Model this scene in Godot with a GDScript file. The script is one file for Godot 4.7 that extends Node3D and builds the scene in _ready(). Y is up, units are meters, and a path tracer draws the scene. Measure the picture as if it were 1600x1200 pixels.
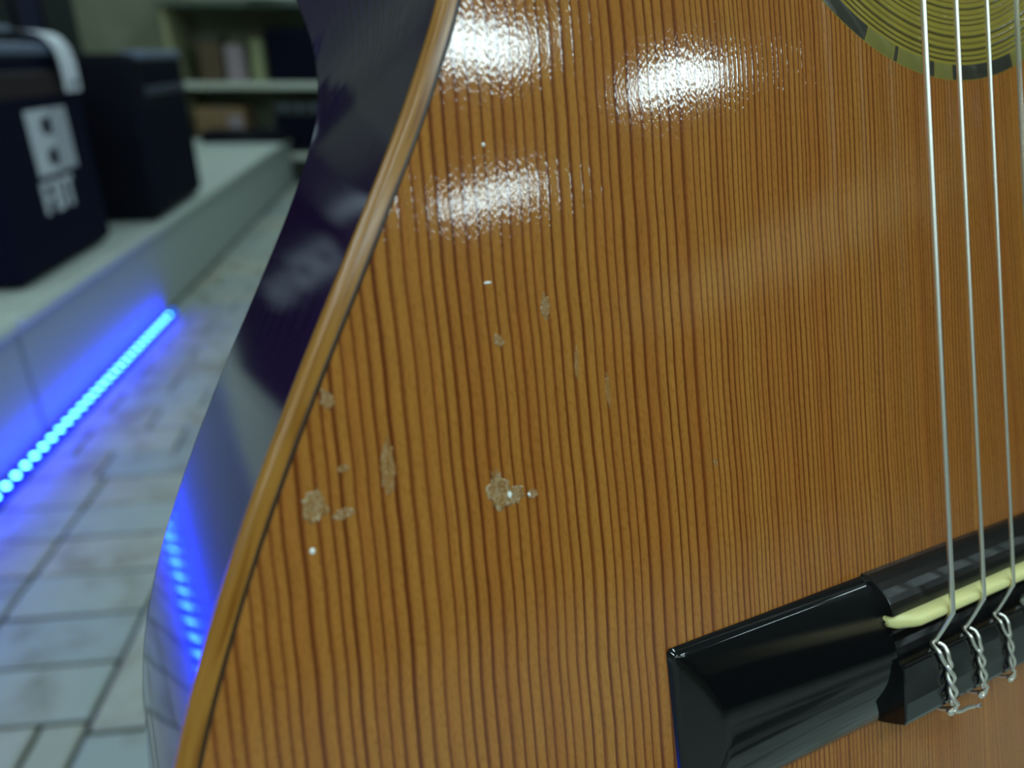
extends Node3D
# A glossy classical guitar seen close up in a music shop, amplifiers on a plinth behind it.
# World: y up, metres, the camera stands over the origin. The guitar has its own axes in
# millimetres: u across the face, v along the strings, n out of the face.

const MM := 0.001
var M := {}
var board_noise := FastNoiseLite.new()
var outline: PackedVector2Array            # left half of the body outline, bottom to top

func _ready():
	# ---------------- camera ----------------
	var cam := Camera3D.new()
	cam.name = "camera"
	cam.position = Vector3(0, 0.67, 0)
	cam.rotation_degrees = Vector3(-24.528, 0, 0)
	cam.fov = 55.54
	cam.near = 0.02
	cam.far = 60.0
	var ca := CameraAttributesPhysical.new()
	ca.frustum_focal_length = 22.79
	ca.frustum_focus_distance = 0.148
	ca.frustum_near = 0.02
	ca.frustum_far = 60.0
	ca.exposure_aperture = 8.4
	cam.attributes = ca
	add_child(cam)
	cam.current = true
	# ---------------- environment ----------------
	var we := WorldEnvironment.new()
	we.name = "world_environment"
	var en := Environment.new()
	en.background_mode = Environment.BG_COLOR
	en.background_color = Color(0, 0, 0)
	en.tonemap_mode = Environment.TONE_MAPPER_LINEAR
	en.tonemap_exposure = 1.0
	en.sdfgi_enabled = true
	en.ssao_enabled = true
	en.ssil_enabled = true
	we.environment = en
	add_child(we)
	# ---------------- light: ceiling panels, the blue strip ----------------
	make_materials()
	# x, z and the turn of each ceiling panel
	var panels := [[2.33, 1.17, -70], [3.67, 0.80, -66], [3.50, 2.06, -38], [2.48, 2.6, -30], [1.3, 1.75, -22], [1.6, 0.2, -22], [0.15, 2.2, -22], [0.35, 0.7, -22],
		[-1.2, 2.65, -22], [-1.0, 1.15, -22], [3.05, -0.4, -22], [0.55, -0.8, -22], [-0.5, -3.3, -22], [-1.6, -3.7, 68], [1.2, -2.6, -22], [-2.0, 0.2, -22], [-0.4, 3.9, -22], [1.6, 4.3, -22], [-1.9, 4.1, -22]]
	for i in panels.size():
		ceiling_panel(Vector3(panels[i][0], 2.646, panels[i][1]), deg_to_rad(panels[i][2]))
	wall_washer()
	led_strip()
	# ---------------- the setting ----------------
	room()
	paving()
	plinth_and_wares()
	shelving()
	# ---------------- the guitar ----------------
	board_noise.seed = 11
	board_noise.frequency = 1.0
	board_noise.noise_type = FastNoiseLite.TYPE_SIMPLEX
	board_noise.fractal_octaves = 2
	guitar()

# =====================================================================
# helpers
# =====================================================================
func mat(c: Color, rough: float, metal := 0.0, spec := 0.5) -> StandardMaterial3D:
	var m := StandardMaterial3D.new()
	m.albedo_color = c
	m.roughness = rough
	m.metallic = metal
	m.metallic_specular = spec
	return m

func glow(c: Color, energy: float) -> StandardMaterial3D:
	var m := mat(Color(0.02, 0.02, 0.02), 0.4)
	m.emission_enabled = true
	m.emission = c
	m.emission_energy_multiplier = energy
	return m

func noise_tex(seed_: int, freq: float, ramp: Array, w := 512, h := 512) -> NoiseTexture2D:
	var n := FastNoiseLite.new()
	n.seed = seed_
	n.frequency = freq
	n.fractal_octaves = 4
	var t := NoiseTexture2D.new()
	t.width = w
	t.height = h
	t.seamless = true
	t.noise = n
	var g := Gradient.new()
	g.offsets = PackedFloat32Array(ramp.map(func(x): return x[0]))
	g.colors = PackedColorArray(ramp.map(func(x): return x[1]))
	t.color_ramp = g
	return t

func put(called: String, mesh: Mesh, m: Material, parent: Node = self) -> MeshInstance3D:
	var o := MeshInstance3D.new()
	o.name = called
	o.mesh = mesh
	o.material_override = m
	parent.add_child(o, true)
	return o

func thing(called: String, label: String, category: String, at := Vector3.ZERO, yaw := 0.0, group := "") -> Node3D:
	var o := Node3D.new()
	o.name = called
	o.position = at
	o.rotation.y = yaw
	add_child(o, true)
	tag(o, label, category, group)
	return o

func tag(o: Node, label: String, category: String, group := ""):
	o.set_meta("label", label)
	o.set_meta("category", category)
	if group != "":
		o.set_meta("group", group)

func struct(o: Node, label := ""):
	o.set_meta("kind", "structure")
	if label != "":
		o.set_meta("label", label)

func tri_mesh(v: PackedVector3Array, idx: PackedInt32Array, nrm: PackedVector3Array, uv: PackedVector2Array, uv2 := PackedVector2Array(), col := PackedColorArray()) -> ArrayMesh:
	var a := []
	a.resize(Mesh.ARRAY_MAX)
	a[Mesh.ARRAY_VERTEX] = v
	a[Mesh.ARRAY_NORMAL] = nrm
	if uv.size():
		a[Mesh.ARRAY_TEX_UV] = uv
	if uv2.size():
		a[Mesh.ARRAY_TEX_UV2] = uv2
	if col.size():
		a[Mesh.ARRAY_COLOR] = col
	a[Mesh.ARRAY_INDEX] = idx
	var m := ArrayMesh.new()
	m.add_surface_from_arrays(Mesh.PRIMITIVE_TRIANGLES, a)
	return m

# rows of points -> smooth sheet; out_dir: rough outward direction (open sheets) or ZERO for closed bodies
func sheet(rows: Array, out_dir: Vector3, closed := false, uvs: Array = []) -> ArrayMesh:
	var nr := rows.size()
	var nc: int = rows[0].size()
	var v := PackedVector3Array()
	var uv := PackedVector2Array()
	for r in nr:
		v.append_array(rows[r])
		if uvs.size():
			uv.append_array(uvs[r])
	var idx := PackedInt32Array()
	var acc := PackedVector3Array()
	acc.resize(v.size())
	var sum := Vector3.ZERO
	var vol := 0.0
	var mid := Vector3.ZERO
	for k in range(0, v.size(), maxi(1, v.size() / 50)):
		mid += v[k]
	mid /= ceilf(float(v.size()) / maxi(1, v.size() / 50))
	var cmax := nc if closed else nc - 1
	for r in nr - 1:
		for c in cmax:
			var a := r * nc + c
			var b := r * nc + (c + 1) % nc
			var d := a + nc
			var e := b + nc
			idx.append_array([a, b, e, a, e, d])
			var n := (v[e] - v[a]).cross(v[b] - v[d])
			acc[a] += n
			acc[b] += n
			acc[d] += n
			acc[e] += n
			sum += n
			vol += n.dot((v[a] + v[e]) * 0.5 - mid)
	if closed:
		for r in nr:    # normals meet across the seam through the shared column already
			pass
	var good := (sum.dot(out_dir) > 0.0) if out_dir != Vector3.ZERO else vol > 0.0
	for k in acc.size():
		acc[k] = (acc[k] if good else -acc[k]).normalized()
		if acc[k].length_squared() < 0.5:
			acc[k] = Vector3.UP
	# Godot front faces run clockwise: geometric normal of (a,b,c) clockwise is (c-a)x(b-a)
	if not good:
		for k in range(0, idx.size(), 3):
			var s := idx[k + 1]
			idx[k + 1] = idx[k + 2]
			idx[k + 2] = s
	return tri_mesh(v, idx, acc, uv)

# convex or any flat-faced body from polygons, flat shaded; every face is turned away from the centre
func faces(polys: Array, centre = null) -> ArrayMesh:
	var v := PackedVector3Array()
	var n := PackedVector3Array()
	var idx := PackedInt32Array()
	var c := Vector3.ZERO
	if centre == null:
		var cnt := 0
		for p in polys:
			for q in p:
				c += q
				cnt += 1
		c /= cnt
	else:
		c = centre
	for p in polys:
		var fc := Vector3.ZERO
		for q in p:
			fc += q
		fc /= p.size()
		var nn := Vector3.ZERO
		for k in p.size():
			nn += (p[k] - fc).cross(p[(k + 1) % p.size()] - fc)
		var flip := nn.dot(fc - c) < 0.0
		if flip:
			nn = -nn
		nn = nn.normalized()
		var at := v.size()
		for q in p:
			v.append(q)
			n.append(nn)
		for k in range(1, p.size() - 1):
			if flip:
				idx.append_array([at, at + k, at + k + 1])
			else:
				idx.append_array([at, at + k + 1, at + k])
	return tri_mesh(v, idx, n, PackedVector2Array())

func box_polys(s: Vector3, b: float, o := Vector3.ZERO) -> Array:
	var h := s * 0.5
	b = minf(b, minf(h.x, minf(h.y, h.z)) * 0.9)
	var out := []
	var P := func(ax: int, sg: Vector3) -> Vector3:
		var q := Vector3((h.x - b) * sg.x, (h.y - b) * sg.y, (h.z - b) * sg.z)
		q[ax] = h[ax] * sg[ax]
		return q + o
	for ax in 3:
		var i := (ax + 1) % 3
		var j := (ax + 2) % 3
		for s0 in [-1.0, 1.0]:
			var f := []
			for q in [[-1.0, -1.0], [1.0, -1.0], [1.0, 1.0], [-1.0, 1.0]]:
				var sg := Vector3.ZERO
				sg[ax] = s0
				sg[i] = q[0]
				sg[j] = q[1]
				f.append(P.call(ax, sg))
			out.append(f)
		for s1 in [-1.0, 1.0]:
			for s2 in [-1.0, 1.0]:
				var sa := Vector3.ZERO
				sa[i] = s1
				sa[j] = s2
				sa[ax] = -1.0
				var sb := sa
				sb[ax] = 1.0
				out.append([P.call(i, sa), P.call(i, sb), P.call(j, sb), P.call(j, sa)])
	for x in [-1.0, 1.0]:
		for y in [-1.0, 1.0]:
			for z in [-1.0, 1.0]:
				var sg := Vector3(x, y, z)
				out.append([P.call(0, sg), P.call(1, sg), P.call(2, sg)])
	return out

func cbox(s: Vector3, b := 0.003, o := Vector3.ZERO) -> ArrayMesh:
	return faces(box_polys(s, b, o), o)

# several chamfered boxes joined into one part: [[size, bevel, offset], ...]
func boxes(list: Array) -> ArrayMesh:
	var st := SurfaceTool.new()
	st.begin(Mesh.PRIMITIVE_TRIANGLES)
	for q in list:
		st.append_from(cbox(q[0], q[1], q[2]), 0, Transform3D())
	return st.commit()

func joined(list: Array) -> ArrayMesh:
	var st := SurfaceTool.new()
	st.begin(Mesh.PRIMITIVE_TRIANGLES)
	for q in list:
		st.append_from(q, 0, Transform3D())
	return st.commit()

func smooth_path(p: Array, per := 8) -> Array:
	var out := []
	for i in p.size() - 1:
		var a: Vector3 = p[maxi(i - 1, 0)]
		var b: Vector3 = p[i]
		var c: Vector3 = p[i + 1]
		var d: Vector3 = p[mini(i + 2, p.size() - 1)]
		for k in per:
			out.append(b.cubic_interpolate(c, a, d, float(k) / per))
	out.append(p[p.size() - 1])
	return out

func tube(path: Array, radius: float, sides := 10) -> ArrayMesh:
	var rows := []
	var up := Vector3(0.31, 0.17, 0.93)
	for i in path.size():
		var t: Vector3 = (path[mini(i + 1, path.size() - 1)] - path[maxi(i - 1, 0)]).normalized()
		var x := (up - t * up.dot(t)).normalized()
		up = x
		var y := t.cross(x)
		var ring := PackedVector3Array()
		for k in sides:
			var a := TAU * k / sides
			ring.append(path[i] + (x * cos(a) + y * sin(a)) * radius)
		rows.append(ring)
	var first := PackedVector3Array()
	var last := PackedVector3Array()
	for k in sides:
		first.append(path[0])
		last.append(path[path.size() - 1])
	rows.push_front(first)
	rows.append(last)
	# tube normals: outward from the path
	var nr := rows.size()
	var v := PackedVector3Array()
	var n := PackedVector3Array()
	var idx := PackedInt32Array()
	for r in nr:
		var ci := clampi(r - 1, 0, path.size() - 1)
		for k in sides:
			v.append(rows[r][k])
			var w: Vector3 = rows[clampi(r, 1, nr - 2)][k] - path[ci]
			n.append(w.normalized())
	for r in nr - 1:
		for k in sides:
			var a := r * sides + k
			var b := r * sides + (k + 1) % sides
			idx.append_array([a, b + sides, b, a, a + sides, b + sides])
	return tri_mesh(v, idx, n, PackedVector2Array())

func lathe(profile: Array, sides := 24) -> ArrayMesh:      # [radius, y]
	var rows := []
	for q in profile:
		var ring := PackedVector3Array()
		for k in sides:
			var a := TAU * k / sides
			ring.append(Vector3(cos(a) * q[0], q[1], sin(a) * q[0]))
		rows.append(ring)
	return sheet(rows, Vector3.ZERO, true)

# =====================================================================
# materials
# =====================================================================
func make_materials():
	M.wall = mat(Color(0.60, 0.62, 0.53), 0.85)
	M.wall.albedo_texture = noise_tex(3, 0.01, [[0.0, Color(0.9, 0.9, 0.88)], [1.0, Color(1, 1, 1)]], 256, 256)
	M.wall.uv1_triplanar = true
	M.wall.uv1_world_triplanar = true
	M.ceiling = mat(Color(0.72, 0.73, 0.70), 0.9)
	M.dark_panel = mat(Color(0.16, 0.14, 0.13), 0.6)
	M.grout = mat(Color(0.16, 0.17, 0.18), 0.95)
	M.pavers = []
	for i in 4:
		var t := mat([Color(0.63, 0.66, 0.63), Color(0.66, 0.67, 0.63), Color(0.60, 0.64, 0.63), Color(0.64, 0.65, 0.60)][i], 0.5)
		t.albedo_texture = M.stain if M.has("stain") else noise_tex(21, 0.008, [[0.0, Color(0.80, 0.76, 0.70)], [0.30, Color(0.93, 0.92, 0.90)], [0.55, Color(1, 1, 1)], [1.0, Color(0.96, 0.98, 0.98)]])
		M.stain = t.albedo_texture
		t.uv1_triplanar = true
		t.uv1_world_triplanar = true
		t.uv1_scale = Vector3(2.2, 2.2, 2.2)
		t.uv1_offset = Vector3(0.31 * i, 0.17 * i, 0.23 * i)
		M.pavers.append(t)
	M.plinth = mat(Color(0.62, 0.66, 0.64), 0.55)
	M.plinth_top = mat(Color(0.74, 0.78, 0.75), 0.5)
	M.black_cloth = mat(Color(0.03, 0.045, 0.14), 0.85, 0.0, 0.25)
	M.black_vinyl = mat(Color(0.02, 0.025, 0.085), 0.65, 0.0, 0.3)
	M.black_plastic = mat(Color(0.05, 0.05, 0.06), 0.4)
	M.maroon = mat(Color(0.13, 0.07, 0.10), 0.6)
	M.grey_trim = mat(Color(0.42, 0.46, 0.55), 0.35)
	M.grille = mat(Color(0.025, 0.035, 0.11), 0.8, 0.0, 0.25)
	M.chrome = mat(Color(0.75, 0.77, 0.8), 0.25, 1.0)
	M.print_white = mat(Color(0.78, 0.80, 0.84), 0.6)
	M.print_ink = mat(Color(0.30, 0.32, 0.42), 0.7)
	M.paper = mat(Color(0.90, 0.92, 0.96), 0.7)
	M.navy = mat(Color(0.035, 0.07, 0.22), 0.6)
	M.bottle_green = mat(Color(0.10, 0.14, 0.14), 0.6)
	M.shelf_board = mat(Color(0.75, 0.77, 0.72), 0.5)
	M.shelf_grey = mat(Color(0.34, 0.38, 0.34), 0.6)
	M.upright = mat(Color(0.60, 0.60, 0.46), 0.6)
	M.shelf_dark = mat(Color(0.20, 0.22, 0.20), 0.7)
	M.cardboard = mat(Color(0.52, 0.42, 0.30), 0.85)
	M.lilac_box = mat(Color(0.60, 0.54, 0.56), 0.8)
	M.mustard = mat(Color(0.55, 0.57, 0.42), 0.6)
	M.brown_box = mat(Color(0.34, 0.28, 0.20), 0.8)
	M.panel_frame = mat(Color(0.85, 0.85, 0.85), 0.5)
	M.panel_glow = glow(Color(0.88, 0.98, 1.0), 2.0)
	M.lamp_glow = glow(Color(0.9, 1.0, 1.0), 5.0)
	M.sleeve = glow(Color(0.0, 0.0, 1.0), 1.0)
	M.sleeve.albedo_color = Color(0.0, 0.0, 0.1)
	M.led = glow(Color(0.45, 0.97, 1.0), 9.0)
	M.led_core = glow(Color(0.75, 1.0, 1.0), 14.0)
	M.led_end = glow(Color(0.0, 0.45, 1.0), 1.0)
	# --- guitar ---
	M.side = mat(Color(0.19, 0.11, 0.25), 0.075, 0.0, 0.55)
	M.side.albedo_texture = noise_tex(5, 0.02, [[0.0, Color(0.55, 0.5, 0.55)], [0.5, Color(0.95, 0.9, 0.95)], [1.0, Color(1, 0.95, 1)]], 256, 256)
	M.side.uv1_scale = Vector3(1, 8, 1)
	M.binding = mat(Color(0.64, 0.45, 0.19), 0.18)
	M.binding.albedo_texture = noise_tex(8, 0.02, [[0.0, Color(0.72, 0.62, 0.5)], [0.5, Color(0.95, 0.93, 0.9)], [1.0, Color(1, 1, 1)]], 512, 128)
	M.binding.uv1_scale = Vector3(1, 3, 1)
	M.purfling = mat(Color(0.20, 0.13, 0.07), 0.3)
	M.ebony = mat(Color(0.045, 0.048, 0.055), 0.07, 0.0, 0.55)
	M.ebony_dull = mat(Color(0.07, 0.065, 0.06), 0.25)
	M.bone = mat(Color(0.86, 0.82, 0.56), 0.35)
	M.bone.subsurf_scatter_enabled = true
	M.bone.subsurf_scatter_strength = 0.15
	M.silver = mat(Color(0.97, 0.95, 0.91), 0.38, 1.0)
	M.nylon = mat(Color(0.92, 0.92, 0.86, 0.25), 0.1)
	M.nylon.refraction_enabled = true
	M.nylon.refraction_scale = 0.05
	M.olive = mat(Color(0.58, 0.51, 0.21), 0.12)
	M.rose_wood = mat(Color(0.58, 0.40, 0.16), 0.12)
	M.olive_pale = mat(Color(0.47, 0.44, 0.23), 0.12)
	M.ring_dark = mat(Color(0.32, 0.27, 0.12), 0.12)
	M.ring_brown = mat(Color(0.47, 0.40, 0.16), 0.12)
	M.ring_grey = mat(Color(0.22, 0.21, 0.18), 0.12)
	M.neck = mat(Color(0.42, 0.22, 0.10), 0.2)
	M.chip = mat(Color(1, 1, 1), 0.2)
	M.chip.vertex_color_use_as_albedo = true
	M.speck = mat(Color(0.95, 0.97, 0.95), 0.2)
	M.inner = mat(Color(0.35, 0.22, 0.11), 0.8)
	M.board = cedar()

const TEX_MM := 190.0
func cedar() -> StandardMaterial3D:
	# growth rings of the bookmatched cedar top: x = distance from the centre seam
	var w := 2048
	var h := 240
	var rng := RandomNumberGenerator.new()
	rng.seed = 77
	var pitch := [[0.0, 0.95], [15.0, 1.05], [45.0, 1.4], [74.0, 1.35], [80.0, 1.4], [83.0, 2.3], [97.0, 2.45], [115.0, 2.25], [128.0, 1.9], [142.0, 2.2], [165.0, 2.15], [200.0, 2.1]]
	var edge := [0.0]
	var dark := [0.8]
	var wide := [0.3]
	while edge[edge.size() - 1] < TEX_MM + 3.0:
		var x: float = edge[edge.size() - 1]
		var pt := 2.0
		for k in pitch.size() - 1:
			if x >= pitch[k][0] and x <= pitch[k + 1][0]:
				pt = lerpf(pitch[k][1], pitch[k + 1][1], (x - pitch[k][0]) / (pitch[k + 1][0] - pitch[k][0]))
		edge.append(x + pt * rng.randf_range(0.74, 1.26))
		dark.append(rng.randf_range(0.60, 0.95))
		wide.append(rng.randf_range(0.18, 0.32))
	var n := FastNoiseLite.new()
	n.seed = 4
	n.frequency = 0.9
	var early := Color(0.675, 0.455, 0.200)
	var red := Color(0.605, 0.350, 0.155)
	var late := Color(0.37, 0.175, 0.075)
	var ca := PackedByteArray()
	ca.resize(w * h * 3)
	var ha := PackedByteArray()
	ha.resize(w * h)
	var col := []
	var hgt := []
	var k := 0
	for i in w:
		var x := (i + 0.5) / w * TEX_MM
		while edge[k + 1] < x:
			k += 1
		var len_: float = edge[k + 1] - edge[k]
		var ph: float = (x - edge[k]) / len_
		var wd: float = wide[k]
		# latewood: grows darker gently, ends sharply
		var t := smoothstep(1.0 - wd * 1.5, 1.0 - wd * 0.35, ph) * (1.0 - smoothstep(0.965, 1.0, ph) * 0.75)
		if ph < 0.06:
			t = maxf(t, (1.0 - ph / 0.06) * 0.3)
		t *= float(dark[k])
		var tone := n.get_noise_1d(x * 0.12)
		var c := early.lerp(red, clampf(0.22 + tone * 0.5 + smoothstep(0.3, 0.9, ph) * 0.40, 0.0, 1.0))
		c = c.lerp(late, t)
		col.append(c)
		hgt.append(0.45 + 0.5 * t - 0.12 * sin(ph * TAU))
	for j in h:
		for i in w:
			var s := n.get_noise_2d(i * 0.35, j * 0.35) * 0.05 + n.get_noise_2d(i * 0.06 + 50.0, j * 0.16) * 0.05
			var c: Color = col[i]
			var o := (j * w + i) * 3
			ca[o] = clampi(int(c.r * (1.0 + s) * 255.0), 0, 255)
			ca[o + 1] = clampi(int(c.g * (1.0 + s) * 255.0), 0, 255)
			ca[o + 2] = clampi(int(c.b * (1.0 + s) * 255.0), 0, 255)
			ha[j * w + i] = clampi(int((float(hgt[i]) + s * 3.2) * 255.0), 0, 255)
	var m := mat(Color(1, 1, 1), 0.065, 0.0, 0.5)
	m.albedo_texture = ImageTexture.create_from_image(Image.create_from_data(w, h, false, Image.FORMAT_RGB8, ca))
	m.heightmap_enabled = true
	m.heightmap_scale = 0.0011
	m.heightmap_texture = ImageTexture.create_from_image(Image.create_from_data(w, h, false, Image.FORMAT_L8, ha))
	var fine := FastNoiseLite.new()
	fine.seed = 12
	fine.frequency = 0.16
	fine.fractal_octaves = 3
	var ft := NoiseTexture2D.new()
	ft.width = 2048
	ft.height = 2048
	ft.seamless = true
	ft.noise = fine
	ft.as_normal_map = true
	ft.bump_strength = 6.0
	m.normal_enabled = true
	m.normal_texture = ft
	m.normal_scale = 0.015
	m.clearcoat_enabled = true
	m.clearcoat = 0.15
	m.clearcoat_roughness = 0.05
	m.detail_enabled = true
	m.detail_blend_mode = BaseMaterial3D.BLEND_MODE_MUL
	m.detail_uv_layer = BaseMaterial3D.DETAIL_UV_2
	m.detail_albedo = noise_tex(31, 0.03, [[0.0, Color(0.86, 0.83, 0.79)], [0.45, Color(0.97, 0.96, 0.95)], [1.0, Color(1, 1, 1)]], 1024, 1024)
	return m

# =====================================================================
# lights
# =====================================================================
func ceiling_panel(at: Vector3, yaw: float):
	var p := thing("ceiling_light", "oblong white ceiling light panel over the shop floor, out of the photo's frame", "ceiling light", at, yaw, "oblong ceiling light panels")
	put("frame", boxes([[Vector3(0.25, 0.016, 0.02), 0.002, Vector3(0, -0.008, 0.32)], [Vector3(0.25, 0.016, 0.02), 0.002, Vector3(0, -0.008, -0.32)],
		[Vector3(0.02, 0.016, 0.62), 0.002, Vector3(0.115, -0.008, 0)], [Vector3(0.02, 0.016, 0.62), 0.002, Vector3(-0.115, -0.008, 0)]]), M.panel_frame, p)
	put("diffuser", cbox(Vector3(0.21, 0.008, 0.62), 0.001, Vector3(0, -0.005, 0)), M.panel_glow, p)
	var l := AreaLight3D.new()
	l.name = "panel_lamp"
	l.area_size = Vector2(0.2, 0.61)
	l.light_color = Color(0.87, 0.98, 1.0)
	l.light_energy = 1.03
	l.shadow_enabled = true
	l.rotation_degrees = Vector3(-90, 0, 0)
	l.position = Vector3(0, -0.02, 0)
	p.add_child(l)

func wall_washer():
	# a trough lamp under the ceiling that lights the upper part of the far right wall
	var p := thing("wall_washer", "long white trough lamp washing the far right wall, out of the photo's frame", "wall lamp", Vector3(6.55, 2.56, 1.55))
	put("trough", boxes([[Vector3(0.10, 0.012, 2.5), 0.002, Vector3(0, 0.04, 0)], [Vector3(0.012, 0.09, 2.5), 0.002, Vector3(-0.05, 0.0, 0)]]), M.panel_frame, p)
	for hz in [1.0, -1.0]:
		put("hanger", cbox(Vector3(0.01, 0.06, 0.01), 0.001, Vector3(0, 0.065, hz)), M.panel_frame, p)
	put("diffuser", cbox(Vector3(0.02, 0.05, 2.44), 0.002, Vector3(-0.02, 0.0, 0)), M.panel_glow, p)
	var l := AreaLight3D.new()
	l.name = "washer_lamp"
	l.area_size = Vector2(0.05, 2.4)
	l.light_color = Color(1.0, 0.98, 0.88)
	l.light_energy = 1.6
	l.shadow_enabled = true
	var zz := Vector3(-0.97, 0.24, 0).normalized()
	var yy := Vector3(0, 0, 1)
	l.transform = Transform3D(Basis(yy.cross(zz), yy, zz), Vector3(0.0, 0.0, 0))
	p.add_child(l, true)

const D := Vector3(-0.1131, 0.0, -0.9936)     # along the plinth, away from the camera
const E := Vector3(0.9936, 0.0, -0.1131)      # across the aisle
func se(s: float, t: float, y := 0.0) -> Vector3:
	return D * s + E * t + Vector3(0, y, 0)
func se_basis() -> Basis:                    # x across the aisle, y up, z towards the camera
	return Basis(E, Vector3.UP, -D)

func led_strip():
	var s0 := -0.55
	var s1 := 2.03
	var strip := thing("led_light_strip", "glowing blue LED light strip along the foot of the plinth, on the paving", "light strip", se(0, -0.722), 0.0)
	strip.transform = Transform3D(se_basis(), se(0, -0.722))
	# a half-round silicone sleeve
	var rows := []
	for s in [s0, s1 - 0.012, s1 - 0.004, s1]:
		var ring := PackedVector3Array()
		var k := 1.0 if s < s1 - 0.01 else (0.8 if s < s1 - 0.002 else 0.15)
		for q in 13:
			var a := PI * q / 12.0
			ring.append(Vector3(cos(a) * 0.017 * k, 0.001 + sin(a) * 0.013 * k, -s))
		rows.append(ring)
	put("sleeve", sheet(rows, Vector3.UP), M.sleeve, strip)
	var dome := lathe([[0.0001, 0.0018], [0.0032, 0.0015], [0.0052, 0.0007], [0.0056, 0.0], [0.0056, -0.002]], 12)
	var s := s1 - 0.045
	while s > s0 + 0.02:
		var b := put("led", dome, M.led, strip)
		b.position = Vector3(0.004, 0.0135, -s)
		b.rotation.z = -0.3
		s -= 0.0333
	put("end_cap", cbox(Vector3(0.022, 0.014, 0.03), 0.004, Vector3(0.002, 0.011, -s1 + 0.012)), M.led_end, strip)
	var seg := 4
	for i in seg:
		var a: float = lerpf(s0, s1, float(i) / seg)
		var b2: float = lerpf(s0, s1, float(i + 1) / seg)
		# one lamp shines up the plinth, one out over the paving
		for dirv in [Vector3(-0.7, 0.71, 0), Vector3(0.95, 0.3, 0).normalized()]:
			var l := AreaLight3D.new()
			l.name = "strip_lamp"
			l.area_size = Vector2(0.014, b2 - a)
			l.light_color = Color(0.0, 0.0, 1.0)
			l.light_energy = 0.09 if dirv.x < 0.0 else 0.12
			l.shadow_enabled = true
			var zz: Vector3 = -dirv
			var yy := Vector3(0, 0, 1)
			l.transform = Transform3D(Basis(yy.cross(zz), yy, zz), Vector3(0.0, 0.0155, -(a + b2) * 0.5) + dirv * 0.008)
			strip.add_child(l, true)

# =====================================================================
# room
# =====================================================================
func wall(called: String, s: Vector3, at: Vector3, m: Material, label: String):
	var o := put(called, cbox(s, 0.002), m)
	o.position = at
	struct(o, label)
	return o

func room():
	var f := put("floor", boxes([[Vector3(10.0, 0.1, 11.2), 0.002, Vector3(2.2, -0.056, 0.6)]]), M.grout)
	struct(f, "grey mortar bed under the paving")
	wall("wall_left", Vector3(0.1, 2.75, 11.2), Vector3(-2.75, 1.3, 0.6), M.wall, "pale beige shop wall behind the plinth")
	wall("wall_back", Vector3(10.0, 2.75, 0.1), Vector3(2.2, 1.3, -5.0), M.wall, "pale greenish wall at the far end of the shop")
	wall("wall_right", Vector3(0.1, 2.75, 11.2), Vector3(7.2, 1.3, 0.6), M.wall, "pale wall on the far right")
	wall("wall_front", Vector3(10.0, 2.75, 0.1), Vector3(2.2, 1.3, 6.2), M.wall, "pale wall behind the camera")
	var c := put("ceiling", cbox(Vector3(10.0, 0.1, 11.2), 0.002), M.ceiling)
	c.position = Vector3(2.2, 2.7, 0.6)
	struct(c, "white ceiling of the shop")
	var t := put("trim_right", cbox(Vector3(0.04, 2.1, 11.0), 0.004), M.dark_panel)
	t.position = Vector3(7.13, 1.05, 0.6)
	struct(t, "dark panelling on the lower right wall")

func paving():
	var f: Node = get_node("floor")
	var rng := RandomNumberGenerator.new()
	rng.seed = 5
	var pitch := 0.0883
	var gap := 0.0062
	var bas := se_basis()
	var add := func(s0: float, s1: float, t0: float, t1: float):
		var kind: int = rng.randi() % 4
		var b := put("paver", cbox(Vector3(t1 - t0 - gap, 0.03, s1 - s0 - gap), 0.0025), M.pavers[kind], f)
		b.transform = Transform3D(bas * Basis.from_euler(Vector3(rng.randf_range(-0.004, 0.004), rng.randf_range(-0.006, 0.006), rng.randf_range(-0.004, 0.004))), se((s0 + s1) * 0.5, (t0 + t1) * 0.5, -0.0155 + rng.randf_range(-0.0012, 0.0008)))
	# left of the long joint: stretchers across the aisle
	var main := -0.397
	for k in range(-10, 42):
		var s0 := 0.628 + pitch * k
		var joint := -0.577
		if k == -1:
			joint = -0.448
		elif k > 5 and k % 2 == 1:
			joint = -0.49
		elif k > 5:
			joint = -0.577 + rng.randf_range(-0.02, 0.02)
		var edges := [main, joint]
		while edges[edges.size() - 1] > -0.74:
			edges.append(maxf(edges[edges.size() - 1] - 0.18, -0.745))
		for i in edges.size() - 1:
			if edges[i] - edges[i + 1] > 0.03:
				add.call(s0, s0 + pitch, edges[i + 1], edges[i])
	# right of it: laid lengthways
	for c in 6:
		var t0: float = main + 0.1 * c
		var s := 0.611 - 0.2 * 5 + (0.1 if c % 2 == 1 else 0.0)
		while s < 4.2:
			add.call(s, s + 0.2, t0, t0 + 0.1)
			s += 0.2
	# the rest of the paving, too far off or hidden: one field
	var parts := []
	for q in [[-1.4, 4.9, 0.203, 8.5], [-6.5, -0.40, -3.0, 8.5], [-0.4, -0.26, -0.745, 0.203]]:
		var s: float = q[0]
		while s < q[1]:
			var t: float = q[2]
			var s2: float = minf(s + 0.4, q[1])
			while t < q[3]:
				var t2: float = minf(t + 0.8, q[3])
				var st := SurfaceTool.new()
				st.begin(Mesh.PRIMITIVE_TRIANGLES)
				st.append_from(cbox(Vector3(t2 - t - gap, 0.03, s2 - s - gap), 0.0025), 0, Transform3D(bas, se((s + s2) * 0.5, (t + t2) * 0.5, -0.0155)))
				parts.append(st.commit())
				t = t2
			s = s2
	var rest := put("paving_field", joined(parts), M.pavers[0], f)
	rest.set_meta("kind", "stuff")

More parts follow.
